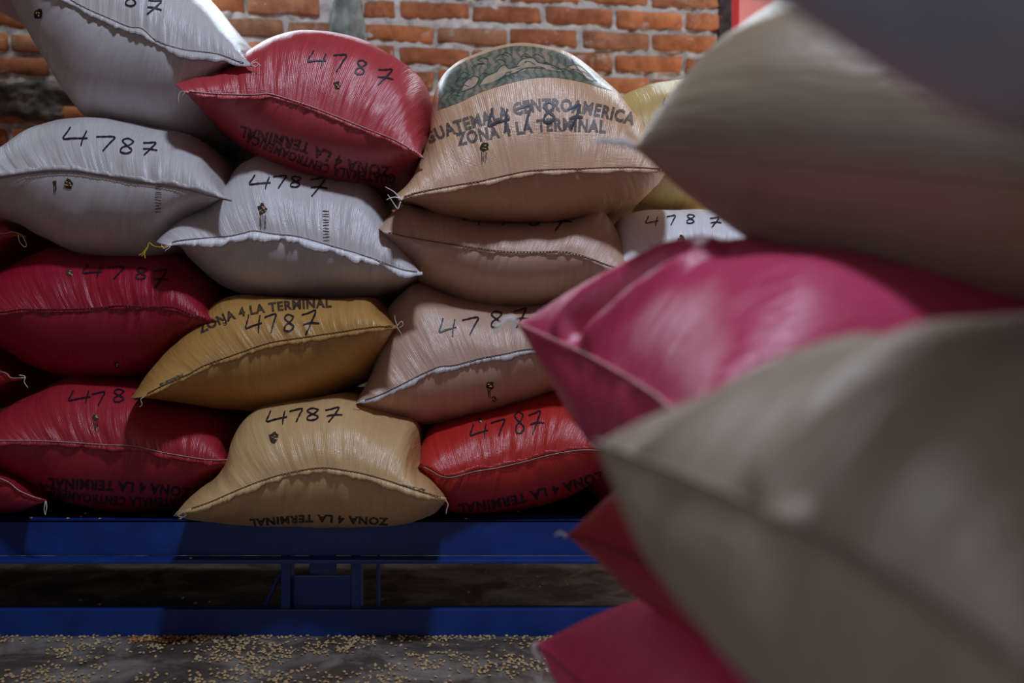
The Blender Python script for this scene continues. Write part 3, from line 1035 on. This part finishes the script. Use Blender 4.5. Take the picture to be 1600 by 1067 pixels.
def number(key, digs, rot, lw=2.6):
    a = math.radians(rot)
    for ch, cx, cy, w, h in digs:
        V2, Fc = [], []
        for st in DIG[ch]:
            pts = []
            for x, y in st:
                X, Y = x * w, y * h
                pts.append((cx + X * math.cos(a) - Y * math.sin(a), cy + X * math.sin(a) + Y * math.cos(a)))
            ribbon(pts, lw, V2, Fc)
        decal('handwritten_digit', key, V2, Fc, 'ink', 0.0026)


number('A', [('8', 207, -2, 24, 26), ('x', 239, 12, 27, 25)], 14)
number('B', [('4', 496, 93, 28, 25), ('7', 530, 99, 22, 28), ('8', 564, 106, 22, 23), ('x', 599, 121, 29, 27)], 10)
number('C', [('4', 780, 187, 33, 37), ('7', 820, 184, 26, 38), ('8', 858, 176, 25, 33), ('x', 897, 183, 25, 36)], -4, 4.2)
number('D', [('4', 119, 214, 37, 27), ('7', 165, 225, 31, 24), ('8', 199, 229, 27, 24), ('x', 232, 233, 26, 22)], 8)
number('E', [('4', 407, 285, 32, 21), ('7', 437, 285, 22, 20), ('8', 462, 285, 23, 17), ('x', 495, 293, 31, 30)], 4)
number('F', [('4', 740, 338, 32, 30), ('7', 787, 340, 28, 28), ('8', 836, 340, 26, 28), ('x', 875, 346, 34, 32)], 2)
number('G', [('4', 700, 512, 26, 29), ('7', 736, 510, 28, 26), ('8', 776, 500, 25, 26), ('x', 812, 498, 26, 30)], -2)
number('H', [('4', 145, 424, 30, 20), ('7', 181, 427, 29, 20), ('8', 221, 428, 24, 18), ('x', 249, 436, 26, 30)], 5)
number('I', [('4', 397, 506, 25, 29), ('7', 424, 506, 20, 28), ('8', 452, 505, 22, 26), ('x', 483, 505, 30, 36)], -4)
number('J', [('4', 125, 621, 34, 21), ('7', 155, 624, 22, 21), ('8', 186, 619, 24, 20), ('x', 216, 623, 24, 20)], -2)
number('K', [('4', 433, 653, 32, 23), ('7', 464, 650, 22, 20), ('8', 489, 648, 27, 19), ('x', 519, 649, 29, 22)], -4)
number('L', [('4', 749, 674, 28, 24), ('7', 780, 669, 24, 24), ('8', 812, 661, 20, 34), ('x', 836, 661, 26, 34)], -6)
number('P', [('4', 1044, 161, 16, 16), ('7', 1066, 160, 14, 15)], -3, 2.0)
number('Q', [('4', 1019, 346, 20, 16), ('7', 1049, 345, 15, 15), ('8', 1079, 343, 18, 14), ('x', 1116, 348, 20, 16)], 0, 2.0)

_font_cache = {}


def glyphs(text):
    cu = bpy.data.curves.new('txt', 'FONT')
    cu.body = text
    cu.offset = 0.048
    cu.space_character = 1.12
    cu.resolution_u = 3
    ob = bpy.data.objects.new('txt', cu)
    COL.objects.link(ob)
    dg = bpy.context.evaluated_depsgraph_get()
    me = bpy.data.meshes.new_from_object(ob.evaluated_get(dg))
    bpy.data.objects.remove(ob)
    bm = bmesh.new()
    bm.from_mesh(me)
    bpy.data.meshes.remove(me)
    xs = [v.co.x for v in bm.verts]
    x0, x1 = min(xs), max(xs)
    for k in range(1, int((x1 - x0) / 0.18)):
        g = bm.verts[:] + bm.edges[:] + bm.faces[:]
        bmesh.ops.bisect_plane(bm, geom=g, plane_co=(x0 + k * 0.18, 0, 0), plane_no=(1, 0, 0))
    for k in (0.2, 0.38, 0.56):
        g = bm.verts[:] + bm.edges[:] + bm.faces[:]
        bmesh.ops.bisect_plane(bm, geom=g, plane_co=(0, k, 0), plane_no=(0, 1, 0))
    bmesh.ops.triangulate(bm, faces=bm.faces[:])
    bm.verts.index_update()
    V = [((v.co.x - x0) / (x1 - x0), v.co.y / 0.73) for v in bm.verts]
    Fc = [[v.index for v in f.verts] for f in bm.faces]
    bm.free()
    return V, Fc


def stencil(key, text, mid, h, mat='stencil', flip=False, h1=None, name='printed_lettering'):
    """mid: centre line of the lettering from first to last letter; flip: printed upside down"""
    V, Fc = glyphs(text)
    c = resample(catmull(mid, 10), 200)
    h *= 0.88
    V2 = []
    for t, y in V:
        i = t * 199
        k = min(int(i), 198)
        p = c[k] + (c[k + 1] - c[k]) * (i - k)
        tg = c[min(k + 3, 199)] - c[max(k - 3, 0)]
        tg /= np.linalg.norm(tg)
        nrm = np.array([tg[1], -tg[0]])             # up for left-to-right text
        hh = h if h1 is None else h + (h1 - h) * t
        q = p + nrm * (y - 0.5) * hh
        V2.append((q[0], q[1]))
    decal(name, key, V2, Fc, mat, 0.0011)


Z4 = 'ZONA 4 LA TERMINAL'
GC = 'GUATEMALA CENTROAMERICA'
stencil('C', GC, [(664, 216), (700, 202), (738, 190), (779, 178), (830, 165), (880, 164), (930, 171), (992, 186)], 22, 'stencil_faded')
stencil('C', Z4, [(713, 218), (768, 207), (822, 198), (880, 194), (947, 198)], 22, 'stencil_faded')
stencil('B', Z4, [(611, 269), (565, 262), (533, 254), (505, 242), (460, 226), (374, 205)], 19, 'stencil_faint')
stencil('B', GC, [(618, 280), (560, 274), (505, 262), (440, 238), (384, 214)], 16, 'stencil_faint')
stencil('I', Z4, [(310, 515), (340, 501), (366, 491), (395, 484), (440, 478), (480, 475), (518, 473)], 16)
stencil('J', Z4, [(298, 771), (262, 766), (226, 763), (170, 759), (120, 757), (75, 755)], 18)
stencil('J', GC, [(300, 783), (240, 784), (175, 782), (107, 774), (60, 760)], 15)
stencil('K', Z4, [(607, 815), (541, 812), (484, 810), (390, 817)], 13)
stencil('L', Z4, [(945, 742), (899, 756), (873, 764), (845, 771), (790, 784), (716, 795)], 16)

# picture band on the tan sack
def print_mat():
    m, nt, b = new_mat('green_print')
    L = nt.links.new
    tc = N(nt, 'ShaderNodeTexCoord')
    mp = N(nt, 'ShaderNodeMapping')
    mp.inputs['Scale'].default_value = (1, 0.5, 2.2)
    L(tc.outputs['Object'], mp.inputs[0])
    n0 = N(nt, 'ShaderNodeTexNoise')
    n0.inputs['Scale'].default_value = 7
    n0.inputs['Detail'].default_value = 3
    n0.inputs['Distortion'].default_value = 1.5
    L(mp.outputs[0], n0.inputs['Vector'])
    w = N(nt, 'ShaderNodeTexWave')
    w.inputs['Scale'].default_value = 14
    w.inputs['Distortion'].default_value = 9
    w.inputs['Detail'].default_value = 3
    L(mp.outputs[0], w.inputs[0])
    a = ramp(nt, n0.outputs['Fac'], [(0.36, (0.10, 0.125, 0.095)), (0.5, (0.17, 0.18, 0.13)), (0.62, (0.26, 0.22, 0.155)), (0.74, (0.38, 0.28, 0.19))])
    mx = N(nt, 'ShaderNodeMix', data_type='RGBA', blend_type='MULTIPLY')
    mx.inputs[0].default_value = 0.6
    L(a, mx.inputs[6])
    L(ramp(nt, w.outputs['Fac'], [(0.25, (0.3, 0.33, 0.3)), (0.5, (1, 1, 1))]), mx.inputs[7])
    L(mx.outputs[2], b.inputs['Base Color'])
    b.inputs['Roughness'].default_value = 0.36
    b.inputs['Specular IOR Level'].default_value = 0.55
    return m


M['print'] = print_mat()
M['print_line'] = plain('print_line_ink', (0.045, 0.06, 0.045), 0.5, 0.4, bump=0)
M['print_pale'] = plain('print_pale_ink', (0.40, 0.30, 0.20), 0.4, 0.5, var=0.2, scale=40, bump=0)
lo = resample(catmull([(684, 172), (700, 167), (721, 159), (755, 143), (809, 127), (856, 121), (907, 128), (957, 142)], 8), 90)
hi = resample(catmull([(687, 130), (704, 110), (731, 94), (779, 77), (816, 72), (863, 79), (905, 97), (950, 133)], 8), 90)
V2, Fc = [], []
KR = 22
for j in range(KR):
    for i in range(90):
        V2.append(tuple(lo[i] + (hi[i] - lo[i]) * j / (KR - 1)))
for j in range(KR - 1):
    for i in range(89):
        Fc.append((j * 90 + i, j * 90 + i + 1, (j + 1) * 90 + i + 1, (j + 1) * 90 + i))
decal('printed_picture', 'C', V2, Fc, 'print', 0.0008)


def band_xy(a, t):
    k = a * 89
    i = min(int(k), 88)
    f = k - i
    L0 = lo[i] + (lo[i + 1] - lo[i]) * f
    H0 = hi[i] + (hi[i + 1] - hi[i]) * f
    return tuple(L0 + (H0 - L0) * t)


# pale resting shapes among the leaves
V2, Fc = [], []
for poly in ([(.14, .25), (.17, .45), (.22, .5), (.25, .38), (.22, .22)], [(.25, .2), (.29, .36), (.35, .40), (.37, .5), (.40, .52), (.42, .40), (.48, .42), (.52, .36), (.50, .26), (.40, .26), (.34, .16)],
             [(.46, .42), (.49, .6), (.55, .64), (.58, .5), (.66, .44), (.72, .30), (.60, .30), (.52, .34)], [(.74, .55), (.80, .8), (.86, .7), (.90, .4), (.86, .25), (.80, .45)]):
    pts = [band_xy(*p) for p in poly]
    pts = [tuple(p) for p in resample(catmull(pts + [pts[0]], 6), 24)[:-1]]
    cx = sum(p[0] for p in pts) / len(pts)
    cy = sum(p[1] for p in pts) / len(pts)
    k = len(V2)
    V2.append((cx, cy))
    for f in (0.5, 1.0):
        V2 += [(cx + (p[0] - cx) * f, cy + (p[1] - cy) * f) for p in pts]
    n = len(pts)
    for i in range(n):
        Fc.append((k, k + 1 + i, k + 1 + (i + 1) % n))
        Fc.append((k + 1 + i, k + 1 + n + i, k + 1 + n + (i + 1) % n, k + 1 + (i + 1) % n))
decal('printed_figures', 'C', V2, Fc, 'print_pale', 0.0011)
V2, Fc = [], []
rng = random.Random(8)
for poly in ([(.14, .25), (.17, .45), (.22, .5), (.25, .38), (.22, .22), (.14, .25)], [(.25, .2), (.29, .36), (.35, .40), (.37, .5), (.40, .52), (.42, .40), (.48, .42)],
             [(.46, .42), (.49, .6), (.55, .64), (.58, .5), (.66, .44), (.72, .30)], [(.74, .55), (.80, .8), (.86, .7), (.90, .4), (.86, .25), (.80, .45)],
             [(.76, .95), (.80, .6), (.86, .2)], [(.34, .16), (.45, .24), (.52, .34), (.62, .3)]):
    ribbon([band_xy(*p) for p in poly], 1.5, V2, Fc)
for i in range(26):
    a = rng.uniform(.06, .9)
    t = rng.uniform(.1, .9)
    ribbon([band_xy(a, t), band_xy(a + .025, min(.97, t + rng.uniform(.02, .1))), band_xy(a + .06, max(.02, t - rng.uniform(0, .1)))], 1.2, V2, Fc)
decal('printed_outlines', 'C', V2, Fc, 'print_line', 0.0016)


# sampling holes: torn dark patch with beans showing
def bean_bm(r=0.0048, seed=0, seg=8, rings=6):
    bm = bmesh.new()
    bmesh.ops.create_uvsphere(bm, u_segments=seg, v_segments=rings, radius=1)
    for v in bm.verts:
        x, y, z = v.co
        v.co = Vector((x * r * 1.25, y * r * 0.92, z * r * (0.75 if z > 0 else 0.45)))
        if z > 0.5 and abs(y) < 0.3:
            v.co.z -= r * 0.22
    return bm


def hole(key, px, py, r=8, seed=0, beans=5, tail=0):
    rng = random.Random(seed + int(px))
    n = 14
    V2 = [(px, py)]
    for i in range(n):
        a = 2 * math.pi * i / n
        rr = r * rng.uniform(.65, 1.15)
        V2.append((px + rr * math.cos(a) * .85, py + rr * math.sin(a)))
    Fc = [(0, 1 + i, 1 + (i + 1) % n) for i in range(n)]
    o = decal('sampling_hole', key, V2, Fc, 'hole', 0.0016)
    if o is None:
        return
    if tail:
        V2, Fc = [], []
        for i in range(5):
            x = px + rng.uniform(-.6, .6) * r
            y = py + (0.7 + rng.uniform(0, .4)) * r
            ribbon([(x, y), (x + rng.uniform(-1, 1), y + tail * rng.uniform(.5, 1))], 1.2, V2, Fc)
        decal('frayed_threads', key, V2, Fc, 'hole', 0.0014)
    bm = bmesh.new()
    for i in range(beans):
        h = hit(key, px + rng.uniform(-.55, .55) * r, py + rng.uniform(-.5, .6) * r, 0.001)
        if h is None:
            continue
        b2 = bean_bm(0.0036, 0, 6, 5)
        rot = Vector((rng.uniform(-1, 1), rng.uniform(-1, 1), rng.uniform(-1, 1))).to_track_quat('X', 'Z').to_matrix()
        for v in b2.verts:
            v.co = rot @ v.co + h
        me = bpy.data.meshes.new('t')
        b2.to_mesh(me)
        b2.free()
        bm.from_mesh(me)
        bpy.data.meshes.remove(me)
    me = bm_mesh('beans', bm, True)
    link('beans', me, M['bean'], o)


for a in (('A', 60, 22, 9, 1, 3, 0), ('B', 527, 133, 7, 2, 4, 0), ('C', 757, 230, 8, 3, 3, 22), ('D', 107, 287, 9, 4, 6, 0), ('D', 86, 285, 4, 4, 0, 14),
          ('E', 410, 327, 9, 5, 6, 28), ('G', 766, 602, 7, 6, 4, 12), ('G', 772, 623, 5, 7, 3, 0), ('H', 109, 427, 7, 8, 4, 0), ('H', 182, 569, 5, 9, 2, 0),
          ('J', 150, 652, 6, 10, 4, 20), ('K', 428, 684, 9, 11, 4, 0), ('L', 751, 658, 4, 12, 2, 0), ('Q', 1064, 376, 8, 13, 2, 0), ('I', 352, 505, 4, 14, 2, 0)):
    hole(*a)
for key, pts in (('D', [(248, 287), (247, 305), (247, 330)]), ('E', [(509, 330), (511, 345), (510, 375)])):
    V2, Fc = [], []
    rng = random.Random(5)
    for i in range(11):
        t = i / 10
        c = np.array(pts[0]) * (1 - t) + np.array(pts[2]) * t
        ribbon([(c[0] - 5, c[1] + rng.uniform(-1, 1)), (c[0] + 5, c[1] + rng.uniform(-1, 1))], 1.0 + 1.2 * rng.random() * (i in (8, 9, 0)), V2, Fc)
    decal('pulled_threads', key, V2, Fc, 'hole', 0.0014)
for key, pts in (('I', [(250, 605), (268, 597), (286, 588)]), ('K', [(628, 761), (645, 766), (664, 770)])):
    V2, Fc = [], []
    ribbon([(x, y - 3) for x, y in pts], 5, V2, Fc)
    decal('green_mark', key, V2, Fc, 'green_stain', 0.0016)


# twine tails at the ears
def threads(key, lists, mat='twine', r=0.0016, d=None, name='thread_tail'):
    Vs, Fs = [], []
    for pts in lists:
        q = []
        for p in pts:
            dd = p[2] if len(p) > 2 else d
            q.append(P(p[0], p[1], dd))
        V, Fc = tube(q, r, 5, 0.6)
        k = len(Vs)
        Vs += V
        Fs += [tuple(i + k for i in f) for f in Fc]
    link(name, mesh_np(name, Vs, Fs), M[mat], SACKS[key]['obj'])


threads('A', [[(392, 100), (400, 97), (408, 103)], [(392, 98), (402, 92)], [(393, 101), (399, 104), (404, 100)]], 'white_twine', .0010, 2.835)
threads('B', [[(290, 144), (283, 143), (279, 150), (279, 160)], [(289, 145), (285, 150)]], 'twine', .0013, 2.795)
threads('C', [[(630, 311), (616, 308), (604, 312)], [(628, 313), (616, 300), (602, 292)], [(626, 315), (622, 326), (618, 322), (606, 304)]], 'white_twine', .0016, 2.75)
threads('E', [[(264, 383), (252, 386), (240, 384), (233, 379), (230, 388), (221, 401)], [(231, 386), (226, 396), (227, 404)], [(231, 386), (223, 395), (217, 399)]], 'yellow_twine', .0017, 2.83)
threads('E', [[(264, 384), (256, 388), (252, 382)], [(266, 386), (258, 392)]], 'white_twine', .0013, 2.83)
threads('G', [[(564, 628), (556, 631), (553, 640), (555, 650), (556, 660)]], 'twine', .0015, 2.85)
threads('H', [[(350, 507), (355, 512), (355, 518), (352, 523)]], 'twine', .0014, 2.875)
threads('I', [[(620, 510), (627, 502), (630, 508), (624, 512)], [(620, 511), (626, 520), (629, 528)], [(621, 509), (617, 498), (617, 492)]], 'twine', .0013, 2.775)
threads('I', [[(225, 620), (220, 624), (222, 632), (218, 636)]], 'twine', .0013, 2.775)
threads('J', [[(370, 720), (375, 727), (380, 735), (374, 738)], [(370, 720), (374, 731)]], 'dark_twine', .0009, 2.855)
threads('K', [[(294, 799), (285, 801), (279, 806), (286, 808), (292, 804)], [(290, 802), (280, 798), (272, 806)]], 'twine', .0012, 2.675)
threads('K', [[(696, 781), (700, 788), (698, 796), (697, 803)]], 'twine', .0014, 2.675)
threads('L', [[(659, 725), (655, 727), (654, 732)]], 'dark_twine', .0011, 2.835)
threads('M', [[(28, 366), (31, 378), (39, 386), (41, 380), (34, 367)]], 'white_twine', .0011, 2.985)
threads('N', [[(30, 586), (39, 588), (38, 597), (44, 606)], [(32, 590), (41, 590)]], 'white_twine', .0012, 2.985)
threads('O', [[(72, 783), (73, 792), (71, 804)], [(71, 783), (69, 796), (71, 805)]], 'white_twine', .0013, 2.855)
threads('olive', [[(992, 228), (975, 218), (955, 224), (928, 220)], [(990, 226), (968, 226), (945, 216), (926, 222)], [(990, 230), (970, 222), (950, 219), (935, 224)]], 'white_twine', .0032, 1.51)
threads('pink', [[(808, 502), (798, 494), (788, 504), (764, 526)], [(806, 503), (790, 498), (772, 518)], [(808, 506), (802, 508), (803, 520), (806, 534)]], 'white_twine', .0028, 1.71)
threads('red_low', [[(886, 838), (876, 832), (868, 836)]], 'white_twine', .003, 1.65)
threads('pink_low', [[(838, 1004), (832, 1012), (838, 1024), (842, 1030)], [(838, 1006), (836, 1018)]], 'white_twine', .003, 1.73)

# ------------------------------------------------------------------ beans
bean_mesh = bm_mesh('coffee_bean', bean_bm(0.0044), True)
bean_mesh.materials.append(M['bean'])
rng = np.random.default_rng(12)
cand = []
while len(cand) < 1500:
    y = FY - 0.004 - abs(rng.normal(0, 1)) * 0.0 - rng.random() ** 1.25 * 0.44
    x = rng.uniform(-1.62, 0.16)
    near = math.exp(-(FY - y) / 0.05)
    px = CX + x / y * F
    cl = vnoise(np.array([x * 4.2]), np.array([y * 7.0]), 77)[0] + 0.6 * vnoise(np.array([x * 13]), np.array([y * 16.0]), 78)[0]
    dens = 0.42 * near + max(0, 0.20 + 0.75 * cl)
    if rng.random() < dens:
        cand.append((x, y))
cand.sort(key=lambda t: t[1])


def bean_pose(x, y):
    return (x, y, 0.0022 + rng.random() * .002), (rng.normal(0, .35), rng.normal(0, .35), rng.uniform(0, 6.28)), rng.uniform(.85, 1.15)


for x, y in cand[:290]:
    o = bpy.data.objects.new('coffee_bean', bean_mesh)
    loc, rot, sc = bean_pose(x, y)
    o.location, o.rotation_euler, o.scale = loc, rot, (sc,) * 3
    COL.objects.link(o)
    tag(o, 'pale dried coffee bean lying loose on the concrete before the platform', 'bean', 'beans spilled on the floor')
lowb = bean_bm(0.0044, 0, 7, 5)
lowm = bpy.data.meshes.new('t')
lowb.to_mesh(lowm)
lowb.free()
bv = np.array([v.co[:] for v in lowm.vertices])
bf = [list(p.vertices) for p in lowm.polygons]


def bean_stuff(pts, name, mat, label):
    from mathutils import Euler
    VV, FF = [], []
    for x, y in pts:
        loc, rot, sc = bean_pose(x, y)
        R = np.array(Euler(rot).to_matrix())
        k = len(VV)
        VV += list(bv @ R.T * sc + np.array(loc))
        FF += [[i + k for i in f] for f in bf]
    o = link(name, mesh_np(name, VV, FF), M[mat])
    tag(o, label, 'beans', kind='stuff')


bean_stuff([c for c in cand[290:]], 'spilled_beans', 'bean', 'scatter of small pale beans along the foot of the blue lower beam')
bean_stuff([(px_x(rng.uniform(205, 285), 2.95), rng.uniform(2.90, 2.962)) for i in range(70)], 'rusty_beans', 'bean_orange', 'patch of rusty orange beans against the lower blue beam')
# beans on the deck edge and on the lower floor behind the beam
for px, py in ((48, 810), (106, 811), (127, 808), (134, 803), (156, 813), (282, 814), (293, 814), (301, 813), (311, 813), (728, 812), (810, 800)):
    d = (CAMZ - DZ) * F / (py - CY)
    d = max(d, FY + 0.012)
    o = bpy.data.objects.new('coffee_bean', bean_mesh)
    o.location = (px_x(px, d), d, DZ + 0.002)
    o.rotation_euler = (0, 0, rng.uniform(0, 6))
    COL.objects.link(o)
    tag(o, 'stray pale bean on the front edge of the blue platform deck', 'bean', 'beans on the deck edge')
for px, py in ((685, 890), (735, 884), (745, 881), (757, 895), (882, 909), (886, 914), (843, 917), (847, 914), (731, 926), (838, 902), (795, 900), (125, 938), (222, 920), (285, 935), (305, 943), (327, 941), (155, 945), (602, 882), (597, 938)):
    d = CAMZ * F / (py - CY)
    o = bpy.data.objects.new('coffee_bean', bean_mesh)
    o.location = (px_x(px, d), d, 0.002)
    o.rotation_euler = (0, 0, rng.uniform(0, 6))
    COL.objects.link(o)
    tag(o, 'stray bean on the shadowed floor under the blue platform', 'bean', 'beans under the platform')
o = bpy.data.objects.new('coffee_bean', bean_mesh)
o.location = (px_x(298, 2.93), 2.93, 0.2355)
COL.objects.link(o)
tag(o, 'single bean resting on the lower flange of the upper blue beam', 'bean')
